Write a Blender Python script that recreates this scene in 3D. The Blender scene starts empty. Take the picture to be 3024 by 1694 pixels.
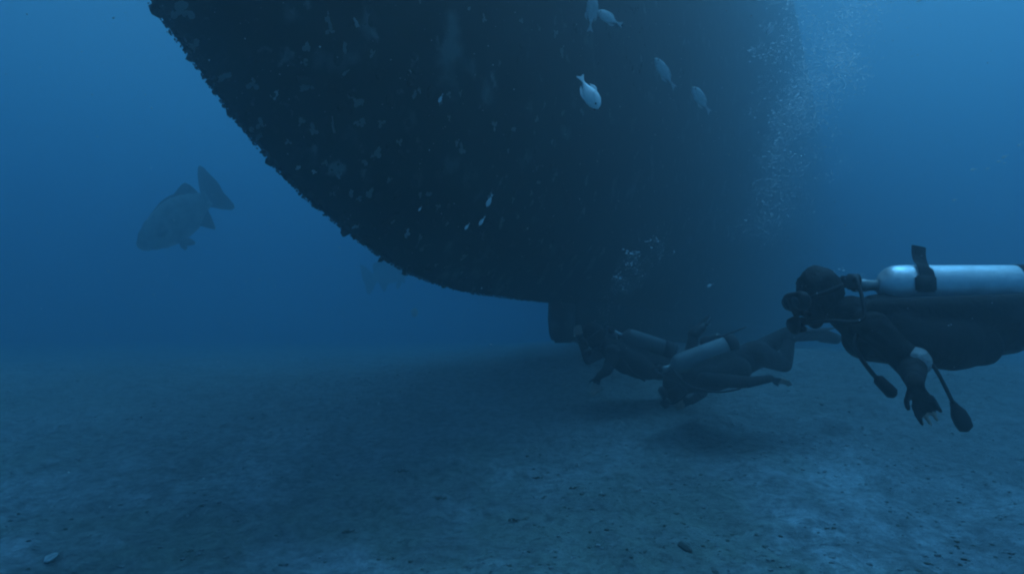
import bpy, bmesh, math, random
from mathutils import Vector, Matrix, Euler, noise
from mathutils.bvhtree import BVHTree

rnd = random.Random(7)
R = math.radians
scene = bpy.context.scene
C = scene.collection

# ------------------------------------------------------------------ camera
CAM = Vector((0.0, 0.0, 1.4))
HFOV = R(70.0)
PITCH = R(4.05)
FPX = 1512.0 / math.tan(HFOV / 2)
cam_data = bpy.data.cameras.new('camera')
cam_data.sensor_fit = 'HORIZONTAL'
cam_data.angle = HFOV
cam_data.clip_start = 0.05
cam_data.clip_end = 1000
cam = bpy.data.objects.new('camera', cam_data)
cam.location = CAM
cam.rotation_euler = (R(90) + PITCH, 0, 0)
C.objects.link(cam)
scene.camera = cam

# ------------------------------------------------------------------ light
SUN_EL, SUN_AZ = R(74.0), R(50.0)            # azimuth measured from +Y towards +X
world = bpy.data.worlds.new('World')
scene.world = world
world.use_nodes = True
wn = world.node_tree.nodes
wl = world.node_tree.links
wn.clear()
sky = wn.new('ShaderNodeTexSky')
sky.sky_type = 'NISHITA'
sky.sun_disc = False
sky.sun_elevation = SUN_EL
sky.sun_rotation = SUN_AZ
bgn = wn.new('ShaderNodeBackground')
bgn.inputs['Strength'].default_value = 0.15
wo = wn.new('ShaderNodeOutputWorld')
wl.new(sky.outputs[0], bgn.inputs[0])
wl.new(bgn.outputs[0], wo.inputs[0])
sun_data = bpy.data.lights.new('sun', 'SUN')
sun_data.energy = 2.4
sun_data.angle = R(22.0)                     # a rippled surface spreads the disc
sun_data.color = (0.32, 0.60, 1.0)               # daylight already filtered by the metres of sea overhead
sun = bpy.data.objects.new('sun', sun_data)
SD = Vector((math.sin(SUN_AZ) * math.cos(SUN_EL), math.cos(SUN_AZ) * math.cos(SUN_EL), math.sin(SUN_EL)))
sun.rotation_euler = SD.to_track_quat('Z', 'Y').to_euler()
sun.location = SD * 60
C.objects.link(sun)

scene.view_settings.view_transform = 'Standard'
scene.view_settings.look = 'None'
scene.view_settings.gamma = 1.0
scene.view_settings.use_curve_mapping = False
scene.view_settings.exposure = 0.27
scene.render.engine = 'CYCLES'
scene.cycles.volume_bounces = 7
scene.cycles.max_bounces = 11
scene.cycles.diffuse_bounces = 2
scene.cycles.transparent_max_bounces = 16
scene.cycles.use_denoising = True
scene.cycles.filter_width = 2.1
scene.cycles.sample_clamp_indirect = 4.0

# ------------------------------------------------------------------ helpers
def ray(px, py):
    x = (px - 1512.0) / FPX
    u = (847.0 - py) / FPX
    c, s = math.cos(PITCH), math.sin(PITCH)
    return Vector((x, c - u * s, s + u * c))

def at(px, py, Y):
    """A point of the place seen at that photo pixel, Y metres ahead."""
    d = ray(px, py)
    return CAM + d * (Y / d.y)

def mat(name, col, rough=0.7, metal=0.0, bump=0.0, bscale=20.0, var=0.0, vscale=6.0, col2=None, spec=0.3):
    m = bpy.data.materials.new(name)
    m.use_nodes = True
    nt = m.node_tree
    b = nt.nodes['Principled BSDF']
    b.inputs['Base Color'].default_value = (*col, 1)
    b.inputs['Roughness'].default_value = rough
    b.inputs['Metallic'].default_value = metal
    b.inputs['Specular IOR Level'].default_value = spec
    tc = nt.nodes.new('ShaderNodeTexCoord')
    if var > 0 or col2:
        n = nt.nodes.new('ShaderNodeTexNoise')
        n.inputs['Scale'].default_value = vscale
        n.inputs['Detail'].default_value = 6
        n.inputs['Roughness'].default_value = 0.65
        nt.links.new(tc.outputs['Object'], n.inputs['Vector'])
        r = nt.nodes.new('ShaderNodeValToRGB')
        c2 = col2 if col2 else tuple(c * (1 - var) for c in col)
        r.color_ramp.elements[0].position = 0.36
        r.color_ramp.elements[0].color = (*c2, 1)
        r.color_ramp.elements[1].position = 0.64
        r.color_ramp.elements[1].color = (*col, 1)
        nt.links.new(n.outputs['Fac'], r.inputs[0])
        nt.links.new(r.outputs[0], b.inputs['Base Color'])
    if bump > 0:
        n2 = nt.nodes.new('ShaderNodeTexNoise')
        n2.inputs['Scale'].default_value = bscale
        n2.inputs['Detail'].default_value = 8
        nt.links.new(tc.outputs['Object'], n2.inputs['Vector'])
        bp = nt.nodes.new('ShaderNodeBump')
        bp.inputs['Strength'].default_value = bump
        bp.inputs['Distance'].default_value = 0.03
        nt.links.new(n2.outputs['Fac'], bp.inputs['Height'])
        nt.links.new(bp.outputs[0], b.inputs['Normal'])
    return m

def tag(o, label=None, cat=None, group=None, kind=None):
    if label: o['label'] = label
    if cat: o['category'] = cat
    if group: o['group'] = group
    if kind: o['kind'] = kind
    return o

def link(name, me, m=None, parent=None, smooth=True):
    if m and not me.materials:
        me.materials.append(m)
    if smooth:
        for p in me.polygons:
            p.use_smooth = True
    o = bpy.data.objects.new(name, me)
    C.objects.link(o)
    if parent:
        o.parent = parent
        o.matrix_parent_inverse = Matrix.Translation(-parent.location) if parent.parent is None else Matrix()
        if parent.parent is not None:
            o.matrix_parent_inverse = parent_world(parent).inverted()
    return o

def parent_world(o):
    m = Matrix.LocRotScale(o.location, o.rotation_euler, o.scale)
    if o.parent:
        return parent_world(o.parent) @ o.matrix_parent_inverse @ m
    return m

def empty(name, loc):
    o = bpy.data.objects.new(name, None)
    o.empty_display_size = 0.1
    o.location = loc
    C.objects.link(o)
    return o

def to_obj(name, bm, m=None, parent=None, smooth=True):
    me = bpy.data.meshes.new(name)
    bm.normal_update()
    bm.to_mesh(me)
    bm.free()
    return link(name, me, m, parent, smooth)

def add_ellipsoid(bm, c, rad, rot=None, seg=14, rings=9):
    M = Matrix.Translation(c) @ (rot.to_matrix().to_4x4() if rot else Matrix()) @ Matrix.Diagonal((*rad, 1))
    return bmesh.ops.create_uvsphere(bm, u_segments=seg, v_segments=rings, radius=1, matrix=M)['verts']

def add_ring_tube(bm, pts, radii, seg=12, cap=True, flat=None, side=None):
    """Tube through pts; flat = scale of the section along `side`."""
    rings = []
    n = len(pts)
    prev = None
    for i, p in enumerate(pts):
        p = Vector(p)
        t = (Vector(pts[min(i + 1, n - 1)]) - Vector(pts[max(i - 1, 0)])).normalized()
        if side is not None:
            a = (side - t * side.dot(t)).normalized()
        elif prev is None:
            a = t.orthogonal().normalized()
        else:
            a = (prev - t * prev.dot(t)).normalized()
        prev = a
        b = t.cross(a)
        f = flat[i] if flat else 1.0
        rings.append([bm.verts.new(p + a * (math.cos(2 * math.pi * k / seg) * radii[i] * f) + b * (math.sin(2 * math.pi * k / seg) * radii[i])) for k in range(seg)])
    for i in range(n - 1):
        for k in range(seg):
            bm.faces.new((rings[i][k], rings[i][(k + 1) % seg], rings[i + 1][(k + 1) % seg], rings[i + 1][k]))
    if cap:
        bm.faces.new(list(reversed(rings[0])))
        bm.faces.new(rings[-1])

def add_capsule(bm, p0, r0, p1, r1, flat=1.0, side=None, seg=14):
    p0, p1 = Vector(p0), Vector(p1)
    d = (p1 - p0)
    L = max(d.length, 1e-5)
    d = d / L
    pts, rad = [], []
    for a in (-85, -60, -30, 0):
        pts.append(p0 + d * r0 * math.sin(R(a))); rad.append(r0 * math.cos(R(a)))
    for a in (0, 30, 60, 85):
        pts.append(p1 + d * r1 * math.sin(R(a))); rad.append(r1 * math.cos(R(a)))
    rad = [max(r, 1e-3) for r in rad]
    add_ring_tube(bm, pts, rad, seg, True, [flat] * len(pts), side)

def catmull(pts, per=6):
    pts = [Vector(p) for p in pts]
    out = []
    n = len(pts)
    for i in range(n - 1):
        a, b, c, d = pts[max(i - 1, 0)], pts[i], pts[i + 1], pts[min(i + 2, n - 1)]
        for k in range(per):
            t = k / per
            out.append(0.5 * (2 * b + (c - a) * t + (2 * a - 5 * b + 4 * c - d) * t * t + (3 * b - a - 3 * c + d) * t ** 3))
    out.append(pts[-1])
    return out

def remeshed(name, bm, voxel, smooth_it, m, parent):
    """Fuse overlapping volumes into one continuous skin."""
    me = bpy.data.meshes.new(name)
    bmesh.ops.recalc_face_normals(bm, faces=bm.faces)
    bm.to_mesh(me); bm.free()
    o = bpy.data.objects.new(name + '_tmp', me)
    C.objects.link(o)
    md = o.modifiers.new('r', 'REMESH'); md.mode = 'VOXEL'; md.voxel_size = voxel
    if smooth_it:
        ms = o.modifiers.new('s', 'SMOOTH'); ms.factor = 0.5; ms.iterations = smooth_it
    dg = bpy.context.evaluated_depsgraph_get()
    me2 = bpy.data.meshes.new_from_object(o.evaluated_get(dg))
    bpy.data.objects.remove(o); bpy.data.meshes.remove(me)
    me2.name = name
    me2.materials.clear()
    return link(name, me2, m, parent)

def fbm(v, o=4):
    return noise.fractal(v, 1.0, 2.0, o)

# ------------------------------------------------------------------ materials
M_sand = None
M_hull = mat('fouled_hull_paint', (0.030, 0.032, 0.028), 0.9, bump=0.35, bscale=7, col2=(0.012, 0.013, 0.012), vscale=1.7)
def crust(m, scale, lo, hi, col, off):
    nt = m.node_tree; N = nt.nodes; L = nt.links; b = N['Principled BSDF']
    src = b.inputs['Base Color'].links[0].from_socket
    tc = N.new('ShaderNodeTexCoord'); mp = N.new('ShaderNodeMapping'); mp.inputs['Location'].default_value = (off, off, off)
    n = N.new('ShaderNodeTexNoise'); n.inputs['Scale'].default_value = scale; n.inputs['Detail'].default_value = 5
    r = N.new('ShaderNodeMapRange'); r.inputs[1].default_value = lo; r.inputs[2].default_value = hi
    mx = N.new('ShaderNodeMix'); mx.data_type = 'RGBA'; mx.inputs[7].default_value = (*col, 1)
    L.new(tc.outputs['Object'], mp.inputs[0]); L.new(mp.outputs[0], n.inputs['Vector']); L.new(n.outputs['Fac'], r.inputs[0])
    L.new(r.outputs[0], mx.inputs[0]); L.new(src, mx.inputs[6]); L.new(mx.outputs[2], b.inputs['Base Color'])
crust(M_hull, 3.2, 0.60, 0.72, (0.15, 0.15, 0.135), 3.0)
crust(M_hull, 7.5, 0.64, 0.72, (0.22, 0.22, 0.20), 8.0)
M_neo = mat('black_neoprene', (0.010, 0.010, 0.011), 0.8, bump=0.6, bscale=18)
M_vest = mat('dark_nylon', (0.011, 0.012, 0.013), 0.85, bump=0.25, bscale=45)
M_rubber = mat('black_rubber', (0.011, 0.011, 0.012), 0.6)
M_skin = mat('skin', (0.42, 0.29, 0.22), 0.55, var=0.12, vscale=12)
M_hair = mat('dark_hair', (0.010, 0.009, 0.008), 0.7, bump=0.2, bscale=60)
M_glass = mat('mask_lens', (0.03, 0.04, 0.045), 0.1, spec=0.6)
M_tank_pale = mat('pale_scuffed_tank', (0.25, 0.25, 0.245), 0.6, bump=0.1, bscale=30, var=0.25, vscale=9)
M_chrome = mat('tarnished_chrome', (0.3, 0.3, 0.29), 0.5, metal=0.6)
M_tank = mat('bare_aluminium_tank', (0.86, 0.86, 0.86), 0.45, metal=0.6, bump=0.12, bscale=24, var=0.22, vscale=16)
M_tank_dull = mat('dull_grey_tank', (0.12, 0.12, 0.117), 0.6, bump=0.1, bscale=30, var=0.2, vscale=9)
M_elbow_lit = mat('pale_elbow_lit', (0.42, 0.41, 0.39), 0.8, bump=0.4, bscale=40, var=0.35, vscale=18)  # pale tone stands for light falling on top of the elbow
M_fin = mat('fin_rubber', (0.02, 0.02, 0.024), 0.5)
M_grouper = mat('grouper_skin', (0.46, 0.42, 0.33), 0.6, bump=0.3, bscale=30, col2=(0.17, 0.155, 0.12), vscale=6)
M_gfin = mat('grouper_fin', (0.045, 0.045, 0.04), 0.6, bump=0.2, bscale=30)
M_silver = mat('silver_scales', (0.78, 0.78, 0.75), 0.4, var=0.1, vscale=40)
M_grey = mat('grey_scales', (0.66, 0.65, 0.62), 0.5, var=0.25, vscale=40)
M_eye = mat('fish_eye', (0.01, 0.01, 0.01), 0.2)
M_shell = mat('pale_shell', (0.80, 0.79, 0.75), 0.8, bump=0.8, bscale=40, var=0.5, vscale=25)
M_shell2 = mat('stained_shell', (0.40, 0.40, 0.37), 0.9, bump=0.8, bscale=40, var=0.5, vscale=25)
M_growth = mat('hull_growth', (0.045, 0.047, 0.038), 0.9, bump=0.5, bscale=40, var=0.5, vscale=12)
M_rubble = mat('rubble', (0.42, 0.41, 0.39), 0.95, bump=0.6, bscale=25, var=0.6, vscale=12)
M_algae = mat('brown_algae', (0.13, 0.135, 0.105), 0.9, var=0.5, vscale=15)

# ------------------------------------------------------------------ seabed
def ground_z(x, y):
    t = min(max((y - 2.6) / 6.4, 0), 1)
    z = 0.98 * (t * t * (3 - 2 * t))
    if y > 9: z += 0.28 * (1 - math.exp(-(y - 9) / 12.0))
    # the sand is banked up round the wreck
    z += 0.30 * math.exp(-(((x - 2.0) / (2.6 if x < 2.0 else 4.0)) ** 2 + (min(y - 8.6, 0) / 2.0) ** 2 + (max(y - 8.6, 0) / 14.0) ** 2))
    z += 0.05 * fbm(Vector((x * 0.35, y * 0.35, 3.0)), 3) + 0.045 * fbm(Vector((x * 1.3, y * 1.3, 9.0)), 3)
    if y < 25:
        z += 0.034 * fbm(Vector((x * 3.5, y * 3.5, 1.0)), 4)
    z -= 0.0
    return z

def axis_pts(lo, hi, fine_lo, fine_hi, step, grow):
    v = [fine_lo]
    while v[-1] < fine_hi: v.append(v[-1] + step)
    s = step
    while v[-1] < hi:
        s *= grow; v.append(v[-1] + s)
    s = step
    while v[0] > lo:
        s *= grow; v.insert(0, v[0] - s)
    return v

def build_seabed():
    xs = axis_pts(-120, 120, -7, 9, 0.055, 1.06)
    ys = axis_pts(-60, 140, 3.0, 13, 0.055, 1.06)
    vs = [(x, y, ground_z(x, y)) for y in ys for x in xs]
    nx = len(xs)
    fs = [(j * nx + i, j * nx + i + 1, (j + 1) * nx + i + 1, (j + 1) * nx + i) for j in range(len(ys) - 1) for i in range(nx - 1)]
    me = bpy.data.meshes.new('seabed')
    me.from_pydata(vs, [], fs)
    m = bpy.data.materials.new('silty_sand'); m.use_nodes = True
    nt = m.node_tree; N = nt.nodes; L = nt.links
    b = N['Principled BSDF']; b.inputs['Roughness'].default_value = 0.95; b.inputs['Specular IOR Level'].default_value = 0.1
    tc = N.new('ShaderNodeTexCoord')
    def nz(scale, det, lo, hi, off=0.0):
        mp = N.new('ShaderNodeMapping'); mp.inputs['Location'].default_value = (off, off * 0.7, 0)
        n = N.new('ShaderNodeTexNoise'); n.inputs['Scale'].default_value = scale; n.inputs['Detail'].default_value = det
        n.inputs['Roughness'].default_value = 0.68
        L.new(tc.outputs['Object'], mp.inputs[0]); L.new(mp.outputs[0], n.inputs['Vector'])
        r = N.new('ShaderNodeMapRange'); r.inputs[1].default_value = lo; r.inputs[2].default_value = hi
        L.new(n.outputs['Fac'], r.inputs[0])
        return n, r
    def mixc(fac, a, bcol):
        mx = N.new('ShaderNodeMix'); mx.data_type = 'RGBA'
        L.new(fac, mx.inputs[0])
        for sock, v in ((mx.inputs[6], a), (mx.inputs[7], bcol)):
            if isinstance(v, tuple): sock.default_value = (*v, 1)
            else: L.new(v, sock)
        return mx.outputs[2]
    _, r1 = nz(0.9, 8, 0.42, 0.62)
    _, r2 = nz(3.4, 10, 0.47, 0.66, 4)
    _, r3 = nz(0.45, 5, 0.50, 0.62, 11)
    n4, r4 = nz(15, 8, 0.36, 0.62, 2)
    c = mixc(r1.outputs[0], (0.42, 0.425, 0.425), (0.80, 0.805, 0.80))
    c = mixc(r3.outputs[0], c, (0.33, 0.36, 0.29))
    c = mixc(r2.outputs[0], c, (0.25, 0.25, 0.24))
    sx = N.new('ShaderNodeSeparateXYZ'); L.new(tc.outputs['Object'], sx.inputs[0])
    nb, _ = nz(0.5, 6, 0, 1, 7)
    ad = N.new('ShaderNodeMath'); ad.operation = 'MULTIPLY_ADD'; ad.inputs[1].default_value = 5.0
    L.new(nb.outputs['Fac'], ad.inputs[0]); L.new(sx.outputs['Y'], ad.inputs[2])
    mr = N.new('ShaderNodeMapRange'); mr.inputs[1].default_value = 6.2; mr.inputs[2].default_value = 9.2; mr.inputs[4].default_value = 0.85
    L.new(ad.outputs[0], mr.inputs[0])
    c = mixc(mr.outputs[0], c, (0.27, 0.275, 0.26))  # far sand painted darker so the sunlit distance sinks into the water
    c2 = mixc(r4.outputs[0], (0.35, 0.35, 0.35), (1, 1, 1))
    mm = N.new('ShaderNodeMix'); mm.data_type = 'RGBA'; mm.blend_type = 'MULTIPLY'; mm.inputs[0].default_value = 0.85
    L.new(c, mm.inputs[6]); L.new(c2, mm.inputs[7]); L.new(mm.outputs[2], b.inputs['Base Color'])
    bp = N.new('ShaderNodeBump'); bp.inputs['Strength'].default_value = 1.0; bp.inputs['Distance'].default_value = 0.04
    L.new(n4.outputs['Fac'], bp.inputs['Height']); L.new(bp.outputs[0], b.inputs['Normal'])
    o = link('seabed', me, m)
    tag(o, 'silty grey sand seabed rising gently towards the wreck', kind='structure')
    return o
build_seabed()

# ------------------------------------------------------------------ wreck
TH = R(25.5)
F = Vector((math.sin(TH), math.cos(TH), 0))          # towards the bow, away from camera
NS = Vector((math.cos(TH), -math.sin(TH), 0))        # towards the visible side
P0 = at(1627, 895, 7.0); ZK = P0.z; P0 = Vector((P0.x, P0.y, 0))
EDGE = [(1627, 893), (1560, 887), (1490, 879), (1420, 870), (1350, 856), (1270, 833), (1200, 803), (1120, 755), (1050, 703), (970, 640),
        (900, 580), (830, 508), (760, 430), (680, 330), (600, 218), (520, 108), (440, 0)]
PROF = []
for px, py in EDGE:
    d = ray(px, py)
    t = NS.dot(P0 - CAM) / NS.dot(d)
    p = CAM + d * t
    PROF.append((F.dot(p - P0), p.z))
s1, z1 = PROF[-1]
PROF += [(s1 - 0.38, z1 + 0.52), (s1 - 0.68, z1 + 1.1), (s1 - 0.95, z1 + 1.9), (s1 - 1.1, z1 + 2.7), (s1 - 1.2, z1 + 3.7), (s1 - 1.2, z1 + 5.6), (s1 - 1.2, z1 + 8.6)]  # unseen upper stern, its overhang drawn out to shade the water below
HZ = PROF[-1][1]
def s_prof(z):
    if z <= PROF[0][1]: return PROF[0][0]
    for (sa, za), (sb, zb) in zip(PROF, PROF[1:]):
        if z <= zb:
            t = (z - za) / (zb - za)
            return sa + (sb - sa) * t
    return PROF[-1][0]
def half_b(z, u):
    W = 1.15 * (1 - math.exp(-max(z - ZK, 0) / 1.1))
    k = min(max((z - 3.2) / 3.5, 0), 1)
    W += 0.25 * k * k * (3 - 2 * k) * math.exp(-max(u - 3.0, 0) / 4.0)   # unseen stern flare, shaped to shade the water in front of the hull
    return W * (1 - math.exp(-u * 0.36 / max(W, 0.25)))
def ship_pt(s, n, z):
    return P0 + F * s + NS * n + Vector((0, 0, z))

SHIP = empty('sunken_ship', ship_pt(0, 0, ground_z(P0.x, P0.y)))
tag(SHIP, 'huge dark fouled hull of a sunken ship, its sharp curved end overhanging the sand', 'ship')

def build_hull():
    zs = []
    n1 = 120
    for i in range(n1 + 1):
        t = i / n1
        zs.append(ZK + (HZ - ZK) * t ** 1.6)
    us = [0.0]
    st = 0.02
    while us[-1] < 60:
        us.append(us[-1] + st); st = min(st * 1.08, 0.5)
    bm = bmesh.new()
    grid = {}
    for sd in (1, -1):
        for i, z in enumerate(zs):
            s0 = s_prof(z)
            for j, u in enumerate(us):
                if sd == -1 and (j == 0 or i == 0):
                    grid[sd, i, j] = grid[1, i, j]; continue
                b = half_b(z, u)
                # dented, uneven plating under the fouling
                w = 0.02 * fbm(Vector(((s0 + u) * 1.1, z * 1.1, sd * 5.0)), 3) * min(b / 0.2, 1)
                q = 0.0
                if j == 0:
                    q = 0.012 * fbm(Vector((z * 4.0, 3.3, 0)), 3)
                grid[sd, i, j] = bm.verts.new(ship_pt(s0 + u + q, sd * (b + w), z))
    for sd in (1, -1):
        for i in range(len(zs) - 1):
            for j in range(len(us) - 1):
                q = [grid[sd, i, j], grid[sd, i, j + 1], grid[sd, i + 1, j + 1], grid[sd, i + 1, j]]
                q2 = []
                for v in q:
                    if v not in q2: q2.append(v)
                if len(q2) < 3: continue
                if sd == -1: q2.reverse()
                try: bm.faces.new(q2)
                except ValueError: pass
    # deck
    top = len(zs) - 1
    for j in range(len(us) - 1):
        q = [grid[1, top, j], grid[1, top, j + 1], grid[-1, top, j + 1], grid[-1, top, j]]
        q2 = []
        for v in q:
            if v not in q2: q2.append(v)
        bm.faces.new(q2)
    bmesh.ops.recalc_face_normals(bm, faces=bm.faces)
    tree = BVHTree.FromBMesh(bm)
    o = to_obj('hull', bm, M_hull, SHIP)
    return o, tree
HULL, HTREE = build_hull()

def slab(bm, poly, thick):
    """Plate with the (s,z) outline, rounded in thickness."""
    a = [bm.verts.new(ship_pt(s, thick, z)) for s, z in poly]
    b = [bm.verts.new(ship_pt(s, -thick, z)) for s, z in poly]
    bm.faces.new(a); bm.faces.new(list(reversed(b)))
    n = len(poly)
    for i in range(n):
        bm.faces.new((a[i], b[i], b[(i + 1) % n], a[(i + 1) % n]))
    bmesh.ops.recalc_face_normals(bm, faces=bm.faces)
bm = bmesh.new()
slab(bm, [(0.66, ZK + 0.1), (0.60, ZK - 0.36), (1.6, ZK - 0.44), (3.5, ZK - 0.62), (7, 0.3), (30, 0.3), (30, ZK + 0.1)], 0.12)
bmesh.ops.bevel(bm, geom=bm.edges[:], offset=0.05, segments=2, affect='EDGES')
to_obj('skeg', bm, M_hull, SHIP)
bm = bmesh.new()
slab(bm, [(0.02, ZK + 0.05), (0.0, ZK - 0.15), (0.03, ZK - 0.30), (0.10, ZK - 0.38), (0.56, ZK - 0.38), (0.58, ZK + 0.05)], 0.045)
bmesh.ops.bevel(bm, geom=bm.edges[:], offset=0.03, segments=2, affect='EDGES')
RUD = to_obj('rudder', bm, M_hull, SHIP)

def hull_hit(px, py):
    d = ray(px, py).normalized()
    p, n, i, dist = HTREE.ray_cast(CAM, d)
    if p is None: return None
    if n.dot(d) > 0: n = -n
    return p, n, dist

def lump_mesh(name, seed, m, flat=0.35, sub=2, amp=0.35):
    bm = bmesh.new()
    bmesh.ops.create_icosphere(bm, subdivisions=sub, radius=1.0)
    for v in bm.verts:
        k = 1 + amp * fbm(v.co * 1.6 + Vector((seed * 7.1, 0, 0)), 3)
        v.co = Vector((v.co.x * k, v.co.y * k, v.co.z * k * flat))
    me = bpy.data.meshes.new(name)
    bm.normal_update(); bm.to_mesh(me); bm.free()
    me.materials.append(m)
    for p in me.polygons: p.use_smooth = False
    return me

def cluster_mesh(name, seed, m):
    """A clump of overlapping oyster and barnacle shells."""
    rr = random.Random(seed)
    bm = bmesh.new()
    for k in range(9):
        a = rr.uniform(0, 6.28); d = rr.uniform(0, 0.7) if k else 0
        rad = rr.uniform(0.25, 0.5)
        vs = bmesh.ops.create_icosphere(bm, subdivisions=2, radius=1.0)['verts']
        ro = Euler((rr.uniform(-.5, .5), rr.uniform(-.5, .5), a)).to_matrix()
        for v in vs:
            kk = 1 + 0.4 * fbm(v.co * 1.7 + Vector((seed * 3.1 + k, k, 0)), 3)
            co = ro @ Vector((v.co.x * rad * kk, v.co.y * rad * kk * 0.8, v.co.z * rad * 0.45))
            v.co = co + Vector((math.cos(a) * d, math.sin(a) * d, 0.05))
    me = bpy.data.meshes.new(name)
    bm.normal_update(); bm.to_mesh(me); bm.free()
    for p in me.polygons: p.use_smooth = True
    me.materials.append(m)
    return me

SHELLS = [cluster_mesh('shell_cluster', k + 3, M_shell) for k in range(4)]
SHELLS2 = [cluster_mesh('shell_cluster', k + 30, M_shell2) for k in range(5)]

def put_on_hull(name, me, px, py, wpx, hpx, rot=None):
    h = hull_hit(px, py)
    if not h: return
    p, n, dist = h
    k = dist / FPX
    o = bpy.data.objects.new(name, me)
    C.objects.link(o)
    q = n.to_track_quat('Z', 'Y').to_matrix() @ Matrix.Rotation(rot if rot is not None else rnd.uniform(0, 6.28), 3, 'Z')
    sx, sy = wpx * 0.5 * k, hpx * 0.5 * k
    sz = 0.22 * min(sx, sy)
    M = Matrix.Translation(p) @ q.to_4x4() @ Matrix.Diagonal((sx, sy, sz, 1))
    o.parent = SHIP
    o.matrix_parent_inverse = Matrix.Translation(-SHIP.location)
    o.matrix_basis = M
    return o

BRIGHT = [(812, 281, 26, 28), (1053, 72, 26, 36), (1211, 217, 20, 24), (880, 497, 20, 18), (927, 507, 20, 14), (1053, 668, 24, 30), (1202, 690, 26, 34)]
FAINT = [(530, 30, 60, 50), (565, 130, 40, 50), (745, 250, 34, 34), (660, 225, 50, 26), (905, 137, 28, 34), (898, 182, 22, 24), (968, 55, 40, 26), (975, 88, 34, 26), (1016, 140, 34, 22),
         (1020, 217, 32, 12), (1100, 160, 18, 30), (905, 255, 50, 40), (1040, 285, 40, 24), (1062, 300, 34, 40), (1065, 360, 46, 34), (925, 388, 38, 30), (890, 360, 26, 30),
         (770, 365, 30, 30), (762, 405, 30, 22), (740, 385, 26, 22), (985, 380, 60, 10), (1112, 455, 44, 40), (1125, 365, 30, 22), (1225, 282, 26, 24), (1237, 268, 20, 18),
         (1300, 300, 14, 26), (1326, 348, 14, 24), (985, 570, 24, 22), (1035, 570, 24, 26), (1093, 573, 34, 34), (1060, 585, 20, 20), (1240, 705, 34, 20), (1292, 613, 22, 24),
         (1265, 575, 26, 22), (1240, 575, 22, 18), (1446, 582, 24, 26), (1288, 782, 14, 18), (1364, 805, 12, 14), (1160, 657, 18, 14), (1320, 662, 16, 20), (1365, 445, 40, 26), (1350, 420, 26, 20),
         (1460, 370, 30, 26), (1517, 380, 26, 24), (1585, 350, 24, 22), (1325, 278, 20, 20), (1360, 275, 22, 18), (1430, 55, 22, 24), (1385, 28, 14, 18), (1540, 60, 24, 18), (1240, 0, 26, 16),
         (1660, 150, 40, 30), (1640, 100, 26, 22), (1720, 330, 30, 20), (1500, 445, 16, 14), (1630, 420, 14, 12), (1570, 570, 20, 24), (1515, 590, 14, 20), (1590, 540, 24, 16), (1485, 650, 22, 30),
         (1370, 760, 24, 30), (1240, 870, 10, 10), (850, 420, 22, 16), (905, 400, 24, 20), (960, 480, 24, 26), (1000, 520, 22, 20), (1150, 530, 22, 20), (1180, 420, 26, 20), (1080, 480, 22, 26)]
for i, (x, y, w, h) in enumerate(BRIGHT):
    put_on_hull('oyster_clump', SHELLS[i % 4], x, y, w, h)
for i, (x, y, w, h) in enumerate(FAINT):
    put_on_hull('barnacle_patch', SHELLS2[i % 5], x, y, w * 1.15, h * 1.15)

def build_growth():
    """Low crust of weed and small shells all over the plating and along its edge."""
    rr = random.Random(5)
    bm = bmesh.new()
    base = []
    for k in range(5):
        b2 = bmesh.new(); bmesh.ops.create_icosphere(b2, subdivisions=1, radius=1)
        for v in b2.verts: v.co *= 1 + 0.5 * fbm(v.co * 1.4 + Vector((k * 5.0, 0, 0)), 2)
        base.append(([v.co.copy() for v in b2.verts], [[v.index for v in f.verts] for f in b2.faces]))
        b2.free()
    vs, fs = [], []
    def put(p, n, r, fl):
        q = n.to_track_quat('Z', 'Y').to_matrix() @ Matrix.Rotation(rr.uniform(0, 6.28), 3, 'Z')
        c, f = rr.choice(base)
        o = len(vs)
        sx, sy = r * rr.uniform(0.6, 1.4), r * rr.uniform(0.6, 1.4)
        for v in c: vs.append(p + q @ Vector((v.x * sx, v.y * sy, v.z * r * fl)))
        for ff in f: fs.append([o + i for i in ff])
    for k in range(2600):
        z = ZK + (4.6 - ZK) * rr.random() ** 1.3
        u = 12 * rr.random() ** 2.0
        b = half_b(z, u)
        e = 0.02
        p = ship_pt(s_prof(z) + u, b, z)
        pu = ship_pt(s_prof(z) + u + e, half_b(z, u + e), z); pz = ship_pt(s_prof(z + e) + u, half_b(z + e, u), z + e)
        n = (pu - p).cross(pz - p).normalized()
        if n.dot(NS) < 0: n = -n
        put(p, n, 0.008 + 0.028 * rr.random() ** 4, 0.35)
    for k in range(1400):
        i = rr.randrange(len(PROF) - 6); t = rr.random()
        s = PROF[i][0] * (1 - t) + PROF[i + 1][0] * t; z = PROF[i][1] * (1 - t) + PROF[i + 1][1] * t
        tang = Vector((PROF[i + 1][0] - PROF[i][0], 0, PROF[i + 1][1] - PROF[i][1]))
        nn = (F * (-tang.z) + Vector((0, 0, tang.x))).normalized()
        if nn.z > 0: nn = -nn
        put(ship_pt(s, rr.uniform(-0.02, 0.03), z), nn, 0.004 + 0.007 * rr.random() ** 3, rr.uniform(0.4, 0.8))
    me = bpy.data.meshes.new('marine_growth'); me.from_pydata(vs, [], fs)
    o = link('marine_growth', me, M_growth, SHIP, smooth=False)
    o['kind'] = 'stuff'
build_growth()

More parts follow.
